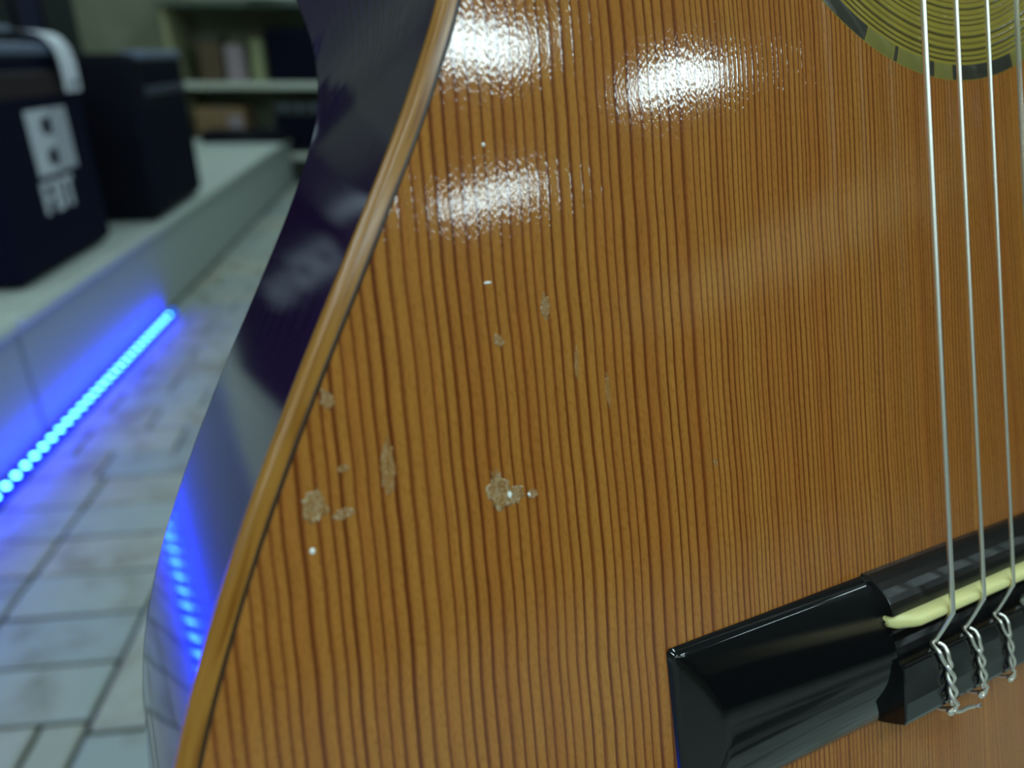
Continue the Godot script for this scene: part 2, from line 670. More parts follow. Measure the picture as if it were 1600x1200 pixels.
# =====================================================================
# plinth, amplifiers
# =====================================================================
func plinth(s0: float, s1: float, label: String):
	var p := thing("plinth", label, "plinth", Vector3.ZERO, 0.0)
	p.transform = Transform3D(se_basis(), se((s0 + s1) * 0.5, 0))
	var l := s1 - s0
	put("body", cbox(Vector3(0.85, 0.212, l - 0.004), 0.002, Vector3(-0.748 - 0.425, 0.106, 0)), M.plinth, p)
	put("top_board", cbox(Vector3(0.90, 0.024, l - 0.003), 0.004, Vector3(-0.736 - 0.45, 0.2245, 0)), M.plinth_top, p)

func amp_shell(p: Node3D, s: Vector3, m: Material, b := 0.012):
	put("cabinet", cbox(s, b, Vector3(0, s.y * 0.5 + 0.008, 0)), m, p)
	for x in [-1, 1]:
		for z in [-1, 1]:
			var f := put("foot", lathe([[0.001, 0.0], [0.016, 0.0], [0.018, 0.012], [0.001, 0.012]], 12), M.black_plastic, p)
			f.position = Vector3(x * (s.x * 0.5 - 0.04), 0.0, z * (s.z * 0.5 - 0.04))

func plinth_and_wares():
	plinth(1.335, 4.35, "long low grey display plinth under the two black amplifiers")
	plinth(-0.6, 1.325, "nearer section of the grey plinth, at the left edge of the photo")
	# --- amplifier with the white print on its cover ---
	var y0 := 0.2365
	var a := thing("amplifier", "black covered amplifier with white square emblem and lettering, paper tag on top", "amplifier")
	var w := 0.40
	a.transform = Transform3D(se_basis(), se(1.705, -0.792 - w * 0.5, y0))
	amp_shell(a, Vector3(w, 0.40, 0.45), M.black_cloth, 0.014)
	put("top_panel", cbox(Vector3(w - 0.012, 0.045, 0.44), 0.008, Vector3(-0.004, 0.43, 0)), M.grey_trim, a).material_override = M.navy
	put("control_strip", cbox(Vector3(0.012, 0.05, 0.36), 0.004, Vector3(w * 0.5 - 0.003, 0.372, 0.02)), M.maroon, a)
	put("edge_trim", boxes([[Vector3(0.014, 0.022, 0.43), 0.005, Vector3(w * 0.5 - 0.004, 0.438, 0)], [Vector3(w, 0.012, 0.012), 0.004, Vector3(0, 0.43, 0.222)]]), M.grey_trim, a)
	put("handle", tube(smooth_path([Vector3(0.12, 0.448, 0.15), Vector3(0.12, 0.472, 0.13), Vector3(0.12, 0.474, 0.0), Vector3(0.12, 0.472, -0.13), Vector3(0.12, 0.448, -0.15)], 6), 0.010, 8), M.grey_trim, a)
	var fx := w * 0.5 + 0.0008
	# emblem: white square with two speaker cones and a field of stripes (local z runs towards the camera)
	var em := Node3D.new()
	em.name = "emblem"
	em.position = Vector3(fx, 0.26, -0.038)
	a.add_child(em)
	put("emblem_field", cbox(Vector3(0.003, 0.128, 0.098), 0.001, Vector3(0, 0, 0.05)), M.print_white, em)
	for i in 5:
		put("stripe", cbox(Vector3(0.003, 0.128, 0.0085), 0.001, Vector3(0, 0, -0.0095 - i * 0.0165)), M.print_white, em)
	for yy in [0.031, -0.031]:
		var cone := lathe([[0.0001, 0.0032], [0.017, 0.0032], [0.019, 0.001], [0.019, 0.0]], 20)
		var c := put("cone", cone, M.black_cloth, em)
		c.transform = Transform3D(Basis(Vector3(0, 0, 1), Vector3(1, 0, 0), Vector3(0, 1, 0)), Vector3(0.0, yy, 0.026))
		var horn := put("horn", faces([[Vector3(0.0022, yy - 0.022, 0.002), Vector3(0.0022, yy + 0.022, 0.002), Vector3(0.0022, yy + 0.008, 0.022), Vector3(0.0022, yy - 0.008, 0.022)],
			[Vector3(0, yy - 0.022, 0.002), Vector3(0, yy + 0.022, 0.002), Vector3(0, yy + 0.008, 0.022), Vector3(0, yy - 0.008, 0.022)]]), M.black_cloth, em)
		horn.visible = true
	var tm := TextMesh.new()
	tm.text = "FBT"
	tm.font_size = 40
	tm.pixel_size = 0.0022
	tm.depth = 0.003
	var sf := SystemFont.new()
	sf.font_names = PackedStringArray(["Droid Sans"])
	sf.font_weight = 700
	tm.font = sf
	var tx := put("lettering", tm, M.print_white, a)
	tx.transform = Transform3D(Basis(Vector3(0, 0, -1), Vector3.UP, Vector3(1, 0, 0)), Vector3(fx + 0.001, 0.152, 0.002))
	# --- paper tag draped over its far top edge ---
	var tg := thing("paper_tag", "white paper tag hanging over the top edge of the lettered amplifier", "tag")
	tg.transform = Transform3D(se_basis(), se(1.86, -0.79, y0))
	var prof := [Vector3(-0.10, 0.470, 0.055), Vector3(-0.05, 0.474, 0.045), Vector3(-0.005, 0.468, 0.03), Vector3(0.012, 0.448, 0.018), Vector3(0.016, 0.42, 0.008), Vector3(0.015, 0.395, 0.002), Vector3(0.012, 0.372, -0.004), Vector3(0.010, 0.352, -0.008)]
	var path := smooth_path(prof, 5)
	var front := []
	var closed := []
	for i in path.size():
		var hw := 0.040
		var q: Vector3 = path[i]
		front.append(PackedVector3Array([q + Vector3(0, 0, hw), q + Vector3(0.0006, 0, hw * 0.3), q + Vector3(0.0006, 0, -hw * 0.3), q + Vector3(0, 0, -hw), q + Vector3(-0.0008, -0.0006, -hw), q + Vector3(-0.0008, -0.0006, hw)]))
	put("strip", sheet(front, Vector3.ZERO, true), M.paper, tg)
	put("print_block", cbox(Vector3(0.0012, 0.018, 0.040), 0.0003, Vector3(0.0122, 0.374, -0.012)), M.print_ink, tg)
	put("print_line", boxes([[Vector3(0.001, 0.003, 0.05), 0.0002, Vector3(0.0115, 0.360, -0.008)]]), M.print_ink, tg)
	# --- second amplifier ---
	var b := thing("amplifier", "plain black amplifier standing behind the lettered one, grey rails along its top", "amplifier")
	b.transform = Transform3D(Basis(Vector3.UP, deg_to_rad(8.0)), Vector3(-1.211, y0, -2.234))
	amp_shell(b, Vector3(0.42, 0.42, 0.47), M.black_vinyl, 0.016)
	put("top_rail", cbox(Vector3(0.05, 0.026, 0.40), 0.008, Vector3(0.190, 0.424, -0.02)), M.grey_trim, b)
	put("control_recess", cbox(Vector3(0.01, 0.05, 0.38), 0.003, Vector3(0.207, 0.372, -0.02)), M.grille, b)
	put("lower_rail", cbox(Vector3(0.016, 0.022, 0.38), 0.005, Vector3(0.208, 0.335, -0.02)), M.grey_trim, b).material_override = mat(Color(0.22, 0.24, 0.31), 0.5)
	put("speaker_grille", cbox(Vector3(0.01, 0.27, 0.42), 0.004, Vector3(0.209, 0.17, 0)), M.grille, b)
	put("top_knob", joined([lathe([[0.001, 0.45], [0.018, 0.448], [0.02, 0.425], [0.001, 0.425]], 12)]), M.black_plastic, b).position = Vector3(0.02, 0.0, 0.14)
	# --- cases behind ---
	var c1 := thing("equipment_case", "dark blue equipment case at the top left behind the lettered amplifier", "case")
	c1.transform = Transform3D(se_basis(), se(2.84, -1.38, y0))
	put("body", cbox(Vector3(0.22, 0.66, 0.20), 0.01, Vector3(0, 0.33, 0)), M.navy, c1)
	put("side_rail", boxes([[Vector3(0.012, 0.64, 0.02), 0.003, Vector3(0.112, 0.33, 0.092)], [Vector3(0.012, 0.64, 0.02), 0.003, Vector3(0.112, 0.33, -0.092)]]), M.black_plastic, c1)
	var c2 := thing("equipment_case", "tall dark green case beside the dark blue one, behind the amplifiers", "case")
	c2.transform = Transform3D(se_basis(), se(3.08, -1.38, y0))
	put("body", cbox(Vector3(0.22, 0.72, 0.26), 0.01, Vector3(0, 0.36, 0)), M.bottle_green, c2)
	put("latch", cbox(Vector3(0.01, 0.05, 0.03), 0.003, Vector3(0.113, 0.42, 0.05)), M.grey_trim, c2)
	var c3 := thing("equipment_case", "dark grey-green case at the left edge, behind the lettered amplifier", "case")
	c3.transform = Transform3D(se_basis(), se(2.60, -1.38, y0))
	put("body", cbox(Vector3(0.22, 0.60, 0.24), 0.01, Vector3(0, 0.30, 0)), M.bottle_green, c3)
	put("lid_band", cbox(Vector3(0.23, 0.02, 0.25), 0.004, Vector3(0, 0.50, 0)), M.black_plastic, c3)

func shelving():
	var z := -4.45
	var u := thing("shelf_unit", "pale shelf unit at the end of the aisle behind the amplifiers", "shelf", Vector3(-1.2, 0, z))
	for y in [0.13, 0.50, 0.90]:
		put("shelf_board", cbox(Vector3(1.4, 0.035, 0.40), 0.004, Vector3(0.05, y, 0)), M.shelf_board if y < 0.8 else M.shelf_grey, u)
	for x in [-0.63, 0.74]:
		put("upright", cbox(Vector3(0.03, 1.25, 0.38), 0.003, Vector3(x, 0.625, -0.012)), M.upright, u)
	put("back_panel", cbox(Vector3(1.36, 1.1, 0.012), 0.002, Vector3(0.05, 0.68, -0.195)), M.wall, u)
	put("kick_board", cbox(Vector3(1.36, 0.10, 0.02), 0.002, Vector3(0.05, 0.055, 0.16)), M.shelf_dark, u)
	var y := 0.5175
	var put_box := func(called: String, label: String, cat: String, at: Vector3, s: Vector3, m: Material, yaw: float):
		var o := thing(called, label, cat, at, yaw)
		put("body", cbox(s, 0.006, Vector3(0, s.y * 0.5, 0)), m, o)
		return o
	var o: Node3D = put_box.call("brown_box", "brown box on the pale shelf, left of the lilac carton", "box", Vector3(-1.635, y, z + 0.07), Vector3(0.12, 0.22, 0.16), M.brown_box, 0.1)
	put("lid", cbox(Vector3(0.126, 0.03, 0.166), 0.004, Vector3(0, 0.215, 0)), M.shelf_dark, o)
	o = put_box.call("carton", "small dull lilac carton on the pale shelf between brown box and yellowish tin", "box", Vector3(-1.50, y, z + 0.07), Vector3(0.09, 0.19, 0.14), M.lilac_box, -0.1)
	put("flap", cbox(Vector3(0.092, 0.012, 0.142), 0.003, Vector3(0, 0.19, 0)), M.brown_box, o)
	o = thing("tin", "round yellowish-green tin on the pale shelf beside the dark box", "tin", Vector3(-1.385, y, z + 0.08))
	put("body", lathe([[0.001, 0.0], [0.048, 0.0], [0.05, 0.01], [0.05, 0.2], [0.045, 0.215], [0.001, 0.215]], 24), M.mustard, o)
	put("lid", lathe([[0.001, 0.216], [0.046, 0.216], [0.046, 0.236], [0.001, 0.238]], 24), M.brown_box, o)
	o = put_box.call("speaker", "dark navy speaker on the pale shelf at the guitar's waist", "speaker", Vector3(-1.17, y, z + 0.05), Vector3(0.30, 0.27, 0.22), M.black_vinyl, 0.0)
	put("grille", cbox(Vector3(0.26, 0.23, 0.01), 0.003, Vector3(0, 0.135, 0.112)), M.grille, o)
	y = 0.1475
	o = put_box.call("carton", "tan cardboard carton under the pale shelf", "box", Vector3(-1.62, y, z + 0.08), Vector3(0.27, 0.24, 0.2), M.cardboard, 0.05)
	put("tape", cbox(Vector3(0.04, 0.002, 0.2), 0.0005, Vector3(0, 0.241, 0)), M.lilac_box, o)
	put("end_label", cbox(Vector3(0.08, 0.16, 0.003), 0.001, Vector3(0.085, 0.12, 0.1012)), M.lilac_box, o)
	o = put_box.call("amplifier", "small dark amplifier under the pale shelf at the guitar's waist", "amplifier", Vector3(-1.12, y, z + 0.05), Vector3(0.42, 0.27, 0.24), M.shelf_dark, 0.0)
	put("grille", cbox(Vector3(0.38, 0.19, 0.01), 0.003, Vector3(0, 0.11, 0.121)), M.grille, o)
	for i in 4:
		var kb := put("knob", lathe([[0.001, 0.02], [0.012, 0.018], [0.014, 0.0], [0.001, 0.0]], 10), M.grey_trim, o)
		kb.transform = Transform3D(Basis(Vector3.RIGHT, PI / 2), Vector3(-0.13 + i * 0.08, 0.238, 0.12))
	# black floor case in front of the shelf
	o = put_box.call("floor_case", "low black case lying on the plinth end below the shelf", "case", Vector3(-1.40, 0.2365, -4.05), Vector3(0.42, 0.055, 0.20), M.black_vinyl, 0.05)
	put("handle", tube(smooth_path([Vector3(-0.06, 0.03, 0.1), Vector3(-0.05, 0.03, 0.115), Vector3(0.05, 0.03, 0.115), Vector3(0.06, 0.03, 0.1)], 5), 0.006, 8), M.black_plastic, o)
	y = 0.9175
	o = put_box.call("flat_case", "pale flat case on the topmost shelf beside the guitar's upper edge", "case", Vector3(-1.18, y, z + 0.12), Vector3(0.40, 0.05, 0.16), M.shelf_board, 0.35)
	put("seam", cbox(Vector3(0.404, 0.004, 0.164), 0.001, Vector3(0, 0.028, 0)), M.grey_trim, o)

# =====================================================================
# guitar
# =====================================================================
func zb(u: float, v: float) -> float:       # the top is not quite flat
	var a := board_noise.get_noise_2d(u * 0.022, v * 0.010) * 0.10
	return a

func P(u: float, v: float, n: float) -> Vector3:
	return Vector3(u, v, n) * MM

func make_outline():
	var c := [[0, -153.5], [-50, -151], [-98, -141], [-140, -120], [-170, -86], [-186, -46], [-190.3, -18], [-188.6, 2], [-184.1, 18.9], [-177.3, 36.0],
		[-169.2, 53.2], [-159.6, 71.3], [-149.5, 89.3], [-140.2, 106.2], [-133.8, 119.1], [-130.0, 128.0], [-127.6, 136.0], [-126.3, 145.0], [-126.8, 155.0], [-129.4, 166.0],
		[-134.0, 182], [-139, 204], [-141, 226], [-138, 252], [-127, 282], [-106, 306], [-70, 322], [-34, 327], [0, 328]]
	var pts := []
	for q in c:
		pts.append(Vector3(q[0], q[1], 0))
	outline = PackedVector2Array()
	for q in smooth_path(pts, 10):
		outline.append(Vector2(q.x, q.y))
	outline[0].x = 0.0

func offset_line(off: float) -> PackedVector2Array:   # inwards for positive off
	var out := PackedVector2Array()
	for i in outline.size():
		var t := (outline[mini(i + 1, outline.size() - 1)] - outline[maxi(i - 1, 0)]).normalized()
		var inward := Vector2(t.y, -t.x)
		var q := outline[i] + inward * off
		if i == 0 or i == outline.size() - 1:
			q.x = 0.0
		out.append(q)
	return out

# sweep a profile [[inward offset, n], ...] round the whole body
func around(profile: Array, out_dir: Vector3) -> ArrayMesh:
	var lines := []
	for q in profile:
		var l := offset_line(q[0])
		var full := PackedVector3Array()
		for k in l.size():
			full.append(P(l[k].x, l[k].y, q[1]))
		for k in range(l.size() - 2, 0, -1):
			full.append(P(-l[k].x, l[k].y, q[1]))
		lines.append(full)
	var uvs := []
	for r in lines.size():
		var a := PackedVector2Array()
		var s := 0.0
		for k in lines[r].size():
			if k > 0:
				s += lines[0][k].distance_to(lines[0][k - 1])
			a.append(Vector2(s * 4.0, float(r) / (lines.size() - 1)))
		uvs.append(a)
	return sheet(lines, out_dir, true, uvs)

func guitar():
	make_outline()
	var g := thing("guitar", "glossy cedar-topped classical guitar with black bridge and chipped lacquer, filling the right of the photo", "guitar")
	g.transform = Transform3D(Basis(Vector3(0.88733, -0.05344, -0.45803), Vector3(-0.11305, 0.93774, -0.32842), Vector3(0.44706, 0.34319, 0.82605)).orthonormalized(), Vector3(0.118844, 0.67 - 0.118355, -0.149029))
	soundboard(g)
	# rosewood sides: lofted from the top edge to the slightly wider back
	var prof := []
	for k in 13:
		var f := k / 12.0
		prof.append([-2.8 * f, lerpf(-3.7, -89.0, f)])
	put("side", around(prof, Vector3.ZERO), M.side, g).set_meta("label", "dark polished rosewood side")
	var bp := []
	for k in 7:
		var a := PI * 0.5 * k / 6.0
		bp.append([2.5 - 1.5 - 1.5 * sin(a) + 0.0, 0.10 - 1.5 + 1.5 * cos(a)])
	bp.push_front([2.45, 0.12])
	bp.append([0.0, -2.6])
	bp.append([0.05, -3.7])
	put("binding", around(bp, Vector3(0, 0, 0)), M.binding, g).set_meta("label", "golden wooden binding strip")
	put("purfling", around([[3.15, 0.05], [2.95, 0.14], [2.6, 0.15], [2.45, 0.05]], Vector3(0, 0, 1)), M.purfling, g)
	var q := []
	for k in 6:
		var a := PI * 0.5 * k / 5.0
		q.append([-2.85 + 2.0 - 2.0 * cos(a), -89.0 - 2.0 * sin(a)])
	put("back_binding", around(q, Vector3.ZERO), M.side, g)
	# back plate
	var rows := []
	var edge := offset_line(-1.2)
	for r in range(0, edge.size(), 3):
		var row := PackedVector3Array()
		for k in 25:
			var s := -1.0 + 2.0 * k / 24.0
			row.append(P(edge[r].x * -s * -1.0 if false else absf(edge[r].x) * s, edge[r].y, -91.0 - 4.0 * (1.0 - s * s)))
		rows.append(row)
	put("back", sheet(rows, Vector3(0, 0, -1)), M.side, g)
	rosette(g)
	bridge(g)
	strings(g)
	neck(g)

func soundboard(g: Node3D):
	var line := offset_line(2.6)
	var wave := FastNoiseLite.new()
	wave.seed = 9
	wave.frequency = 1.0
	wave.fractal_octaves = 2
	var nv := 300
	var nu := 260
	var v0: float = line[0].y
	var v1: float = line[line.size() - 1].y
	var pos := PackedVector3Array()
	var nrm := PackedVector3Array()
	var uv := PackedVector2Array()
	var uv2 := PackedVector2Array()
	var idx := PackedInt32Array()
	var at := 0
	for r in nv + 1:
		var f := float(r) / nv
		var v := lerpf(v0, v1, f)
		while at < line.size() - 2 and line[at + 1].y < v:
			at += 1
		var ul := absf(lerpf(line[at].x, line[at + 1].x, clampf((v - line[at].y) / maxf(line[at + 1].y - line[at].y, 1e-4), 0, 1)))
		for k in nu + 1:
			var u := lerpf(-ul, ul, float(k) / nu)
			pos.append(P(u, v, zb(u, v)))
			var gx := (zb(u + 0.5, v) - zb(u - 0.5, v))
			var gy := (zb(u, v + 0.5) - zb(u, v - 0.5))
			nrm.append(Vector3(-gx, -gy, 1.0).normalized())
			var x := u + signf(u) * 0.032 * (v - 60.0)
			x += wave.get_noise_2d(u * 0.006, v * 0.011) * 0.7 + wave.get_noise_2d(u * 0.02 + 40.0, v * 0.05) * 0.16
			uv.append(Vector2(x * signf(u) / TEX_MM, v / 480.0 + 0.4))
			uv2.append(Vector2(u / 22.0, v / 60.0))
	for r in nv:
		for k in nu:
			var a := r * (nu + 1) + k
			var c := (pos[a] + pos[a + nu + 2]) * 0.5 / MM
			if Vector2(c.x, c.y - 190.4).length() < 45.0:
				continue
			idx.append_array([a, a + nu + 1, a + 1, a + 1, a + nu + 1, a + nu + 2])
	var o := put("soundboard", tri_mesh(pos, idx, nrm, uv, uv2), M.board, g)
	o.set_meta("label", "orange-brown cedar top with straight vertical grain")
	M.board.texture_repeat = true
	# under-face and dark inside below the sound hole
	var rows := []
	for r in 2:
		var ring := PackedVector3Array()
		for k in 48:
			var a := TAU * k / 48.0
			ring.append(P(cos(a) * 45.6, 190.4 + sin(a) * 45.6, -2.4 * r + 0.0))
		rows.append(ring)
	put("soundhole_edge", sheet(rows, Vector3.ZERO, true), M.inner, g)
	chips(o)

func chips(o: Node3D):
	var rng := RandomNumberGenerator.new()
	rng.seed = 42
	# u, v, half width, half height, tilt, how pale
	var list := [[-130.4, 46.9, 2.5, 3.7, 0.2, 1.0], [-127.6, 45.6, 1.9, 1.7, 0.5, 1.0], [-124.2, 44.9, 1.1, 0.95, 0.0, 0.8], [-160.8, 50.9, 2.1, 2.9, -0.2, 0.85], [-156.7, 48.7, 1.9, 0.85, 0.1, 0.8],
		[-148.9, 54.4, 1.2, 4.9, -0.1, 0.5], [-155.9, 55.6, 1.0, 0.6, 0.0, 0.6], [-156.9, 66.5, 1.15, 1.6, 0.3, 0.7], [-159.4, 67.0, 0.5, 1.3, -0.3, 0.6], [-117.7, 76.8, 1.05, 2.4, 0.0, 0.75],
		[-127.4, 71.9, 1.0, 1.25, 0.6, 0.75], [-106.6, 60.6, 0.6, 3.4, 0.0, 0.3], [-83.1, 42.6, 0.6, 0.8, 0.0, 0.4], [-112.6, 66.2, 0.5, 3.2, -0.1, 0.3]]
	for q in list:
		var n := 30
		var rings := 7
		var v := PackedVector3Array()
		var c := PackedColorArray()
		var rad := []
		for k in n:
			rad.append(rng.randf_range(0.72, 1.12))
		for j in rings + 1:
			var f := float(j) / rings
			for k in n:
				var a := TAU * k / n
				var rr: float = f * lerpf(1.0, rad[k], f)
				# corners drawn out along the grain, like lifted lacquer
				var x: float = cos(a) * rr * q[2] * (1.0 - 0.35 * maxf(0.0, sin(a)))
				var y: float = sin(a) * rr * q[3]
				var p := Vector2(x, y).rotated(q[4])
				var hgt := 0.035 + (rng.randf_range(0.03, 0.20) if j == rings - 1 else (rng.randf_range(0.0, 0.10) if j < rings - 1 else 0.0))
				if q[5] < 0.5:
					hgt *= 0.5
				var z := zb(q[0] + p.x, q[1] + p.y)
				v.append(P(q[0] + p.x, q[1] + p.y, z + (hgt if j < rings else 0.004)))
				var streak := 0.5 + 0.5 * sin(p.x * 5.3 + q[1]) * cos(p.y * 0.8 + p.x * 2.1)
				var pale := Color(0.20, 0.10, 0.03).lerp(Color(0.52, 0.44, 0.28), clampf(streak * 0.75 + rng.randf_range(-0.45, 0.45), 0.0, 1.0))
				if rng.randf() < 0.15:
					pale = Color(0.16, 0.07, 0.025)
				var wood := Color(0.33, 0.15, 0.035)
				c.append(wood.lerp(pale, q[5] * (0.8 if j == rings - 1 else 0.55)))
		# facets
		var fv := PackedVector3Array()
		var fn := PackedVector3Array()
		var fc := PackedColorArray()
		var fi := PackedInt32Array()
		for j in rings:
			for k in n:
				var a := j * n + k
				var b := j * n + (k + 1) % n
				for t in [[a, b, b + n], [a, b + n, a + n]]:
					var nn := (v[t[1]] - v[t[0]]).cross(v[t[2]] - v[t[0]])
					if nn.length() < 1e-14:
						continue
					nn = nn.normalized()
					if nn.z < 0:
						nn = -nn
						t = [t[0], t[2], t[1]]
					var s := fv.size()
					for m in [0, 2, 1]:
						fv.append(v[t[m]])
						fn.append(nn)
						fc.append(c[t[0]])
					fi.append_array([s, s + 1, s + 2])
		var ch := put("chip", tri_mesh(fv, fi, fn, PackedVector2Array(), PackedVector2Array(), fc), M.chip, o)
		ch.set_meta("label", "pale chip in the lacquer")
	for q in [[-162.1, 44.1, 0.42, 0.5], [-128.1, 81.6, 0.75, 0.22], [-126.0, 104.1, 0.32, 0.36], [-128.6, 45.7, 0.5, 0.75], [-124.9, 44.9, 0.3, 0.4]]:
		var rows := []
		for j in 4:
			var f := j / 3.0
			var ring := PackedVector3Array()
			for k in 10:
				var a := TAU * k / 10.0
				ring.append(P(q[0] + cos(a) * q[2] * f, q[1] + sin(a) * q[3] * f, zb(q[0], q[1]) + 0.2 * sqrt(maxf(0.0, 1.0 - f * f)) + (0.02 if j < 3 else -0.01)))
			rows.append(ring)
		put("speck", sheet(rows, Vector3(0, 0, 1), true), M.speck, o).set_meta("label", "tiny white speck")

func ring_mesh(r0: float, r1: float, a0: float, a1: float, lift: float, segs: int) -> ArrayMesh:
	# a thin inlaid ring with rounded shoulders
	var rows := []
	for q in [[r0, -0.05], [r0 + 0.05, lift], [(r0 + r1) * 0.5, lift + 0.015], [r1 - 0.05, lift], [r1, -0.05]]:
		var row := PackedVector3Array()
		for k in segs + 1:
			var a := lerpf(a0, a1, float(k) / segs)
			var u: float = cos(a) * q[0]
			var v: float = 190.4 + sin(a) * q[0]
			row.append(P(u, v, zb(u, v) + q[1]))
		rows.append(row)
	return sheet(rows, Vector3(0, 0, 1))

func rosette(g: Node3D):
	var r := Node3D.new()
	r.name = "rosette"
	g.add_child(r)
	r.set_meta("label", "olive and black ringed rosette round the sound hole")
	var rng := RandomNumberGenerator.new()
	rng.seed = 3
	# the ground: olive band
	put("rosette_band", ring_mesh(44.5, 71.0, -PI, PI, 0.06, 160), M.olive, r)
	put("inner_band", ring_mesh(44.6, 52.6, -PI, PI, 0.08, 160), M.rose_wood, r)
	# outer border of dark and olive lengths
	var cuts := [-170.0, -152.0, -140.0, -128.0, -117.2, -116.8, -107.6, -106.6, -97.6, -96.2, -90.0, -72.0, -60.0, -44.0, -30.0, -10.0, 30.0, 75.0, 120.0, 160.0, 190.0]
	var dark := [true, false, false, true, false, false, true, false, true, false, true, true, false, true, false, true, false, true, false, true]
	cuts = [-170.0, -150.0, -134.0, -115.8, -108.0, -106.8, -97.6, -96.0, -90.5, -70.0, -60.0, -44.0, -30.0, -10.0, 30.0, 75.0, 120.0, 160.0, 190.0]
	dark = [false, true, true, false, true, false, true, false, true, false, true, false, true, false, true, false, true, false]
	for i in cuts.size() - 1:
		put("border_length", ring_mesh(67.3, 70.9, deg_to_rad(cuts[i] + 0.1), deg_to_rad(cuts[i + 1] - 0.1), 0.09, maxi(3, int((cuts[i + 1] - cuts[i]) / 2.0))), M.ring_grey if dark[i] else M.olive_pale, r)
	# many thin dark lines
	var rad := 66.7
	while rad > 46.0:
		var w := rng.randf_range(0.35, 0.8)
		put("ring", ring_mesh(rad - w, rad, -PI, PI, 0.10, 140), M.ring_brown if rng.randf() < 0.4 else M.ring_dark, r)
		rad -= w + rng.randf_range(0.5, 0.95)

func bridge(g: Node3D):
	var b := Node3D.new()
	b.name = "bridge"
	g.add_child(b)
	b.set_meta("label", "black lacquered bridge with a bone saddle")
	var L := 99.6
	var B := 44.3
	var W := 43.2
	# wings: a domed bar, its outer end cut to a slanting facet
	for sgn in [-1.0, 1.0]:
		var rows := []
		var nu := 70
		for i in nu + 1:
			var u := W + (L - W) * float(i) / nu
			var row := PackedVector3Array()
			var inside: float = L - u
			for k in 41:
				var f := k / 40.0
				var v := lerpf(9.0, -25.0, f)
				var dome := 1.3 + (3.6 + 2.3 * pow(clampf(inside / 56.0, 0, 1), 1.5)) * pow(sin(PI * pow(clampf(f, 0, 1), 1.12)), 0.75)
				var cap: float = 1.2 + inside * 0.42
				var z := minf(dome, cap)
				# ease the crease
				var blend := clampf(absf(dome - cap) / 0.3, 0, 1)
				z -= 0.06 * (1.0 - blend)
				var edge := minf(minf(f, 1.0 - f) * 34.0, inside)
				z *= sqrt(clampf(1.0 - pow(1.0 - clampf(edge / 0.6, 0, 1), 2), 0, 1))
				if edge <= 0.0:
					z = -0.3
				row.append(P(u * sgn, v + 0.0, z))
			rows.append(row)
		put("wing", sheet(rows, Vector3(0, 0, 1)), M.ebony, b)
	# saddle block: hump in front, channel behind
	var prof := [[9.4, -0.2], [9.35, 1.4], [8.9, 2.4], [8.0, 3.9], [6.9, 5.3], [5.6, 6.5], [4.4, 7.15], [3.2, 7.5], [1.7, 7.55], [1.65, 4.6], [-1.65, 4.6], [-1.7, 7.3], [-2.3, 7.3], [-3.2, 6.3], [-4.4, 4.9], [-5.6, 4.0], [-7.0, 3.6], [-9.6, 3.5], [-10.0, -0.2]]
	put("saddle_block", extrude(prof, -B, B, 0.25), M.ebony_dull, b)
	var tie := [[-8.8, 0.0], [-8.7, 7.6], [-9.1, 8.4], [-10.0, 8.85], [-13.0, 9.0], [-18.0, 8.9], [-22.2, 8.55], [-23.2, 8.1], [-24.2, 5.5], [-25.2, 2.0], [-25.4, -0.2]]
	put("tie_block", extrude(tie, -B + 0.5, B - 0.5, 0.35), M.ebony, b)
	put("tie_edge_line", extrude([[-9.0, 8.5], [-9.0, 8.9], [-9.5, 8.95], [-9.6, 8.6]], -B + 0.9, B - 0.9, 0.1), M.ebony_dull, b)
	# bone saddle, rounded on top and dropping at its ends
	var rows := []
	var nu2 := 60
	for i in nu2 + 1:
		var u := lerpf(-B - 0.25, B + 0.25, float(i) / nu2)
		var e := B + 0.25 - absf(u)
		var top := 7.75 + 2.7 * smoothstep(0.0, 6.5, e)
		if e < 0.01:
			top = 7.0
		var row := PackedVector3Array()
		for q in [[1.6, 4.6], [1.6, 8.2], [1.35, 9.6], [0.6, 10.35], [-0.4, 10.45], [-1.2, 9.9], [-1.55, 8.4], [-1.6, 4.6]]:
			row.append(P(u, q[0] * (1.0 if e > 0.01 else 0.6), minf(q[1] * 1.0, 4.6 + (q[1] - 4.6) * (top - 4.6) / 5.85)))
		rows.append(row)
	for e in [0, 1]:
		var tip := PackedVector3Array()
		for k in 8:
			tip.append(P((B + 0.3) * (1 if e else -1), 0.0, 6.0))
		if e:
			rows.append(tip)
		else:
			rows.push_front(tip)
	put("saddle", sheet(rows, Vector3(0, 0, 1)), M.bone, b).set_meta("label", "pale bone saddle")

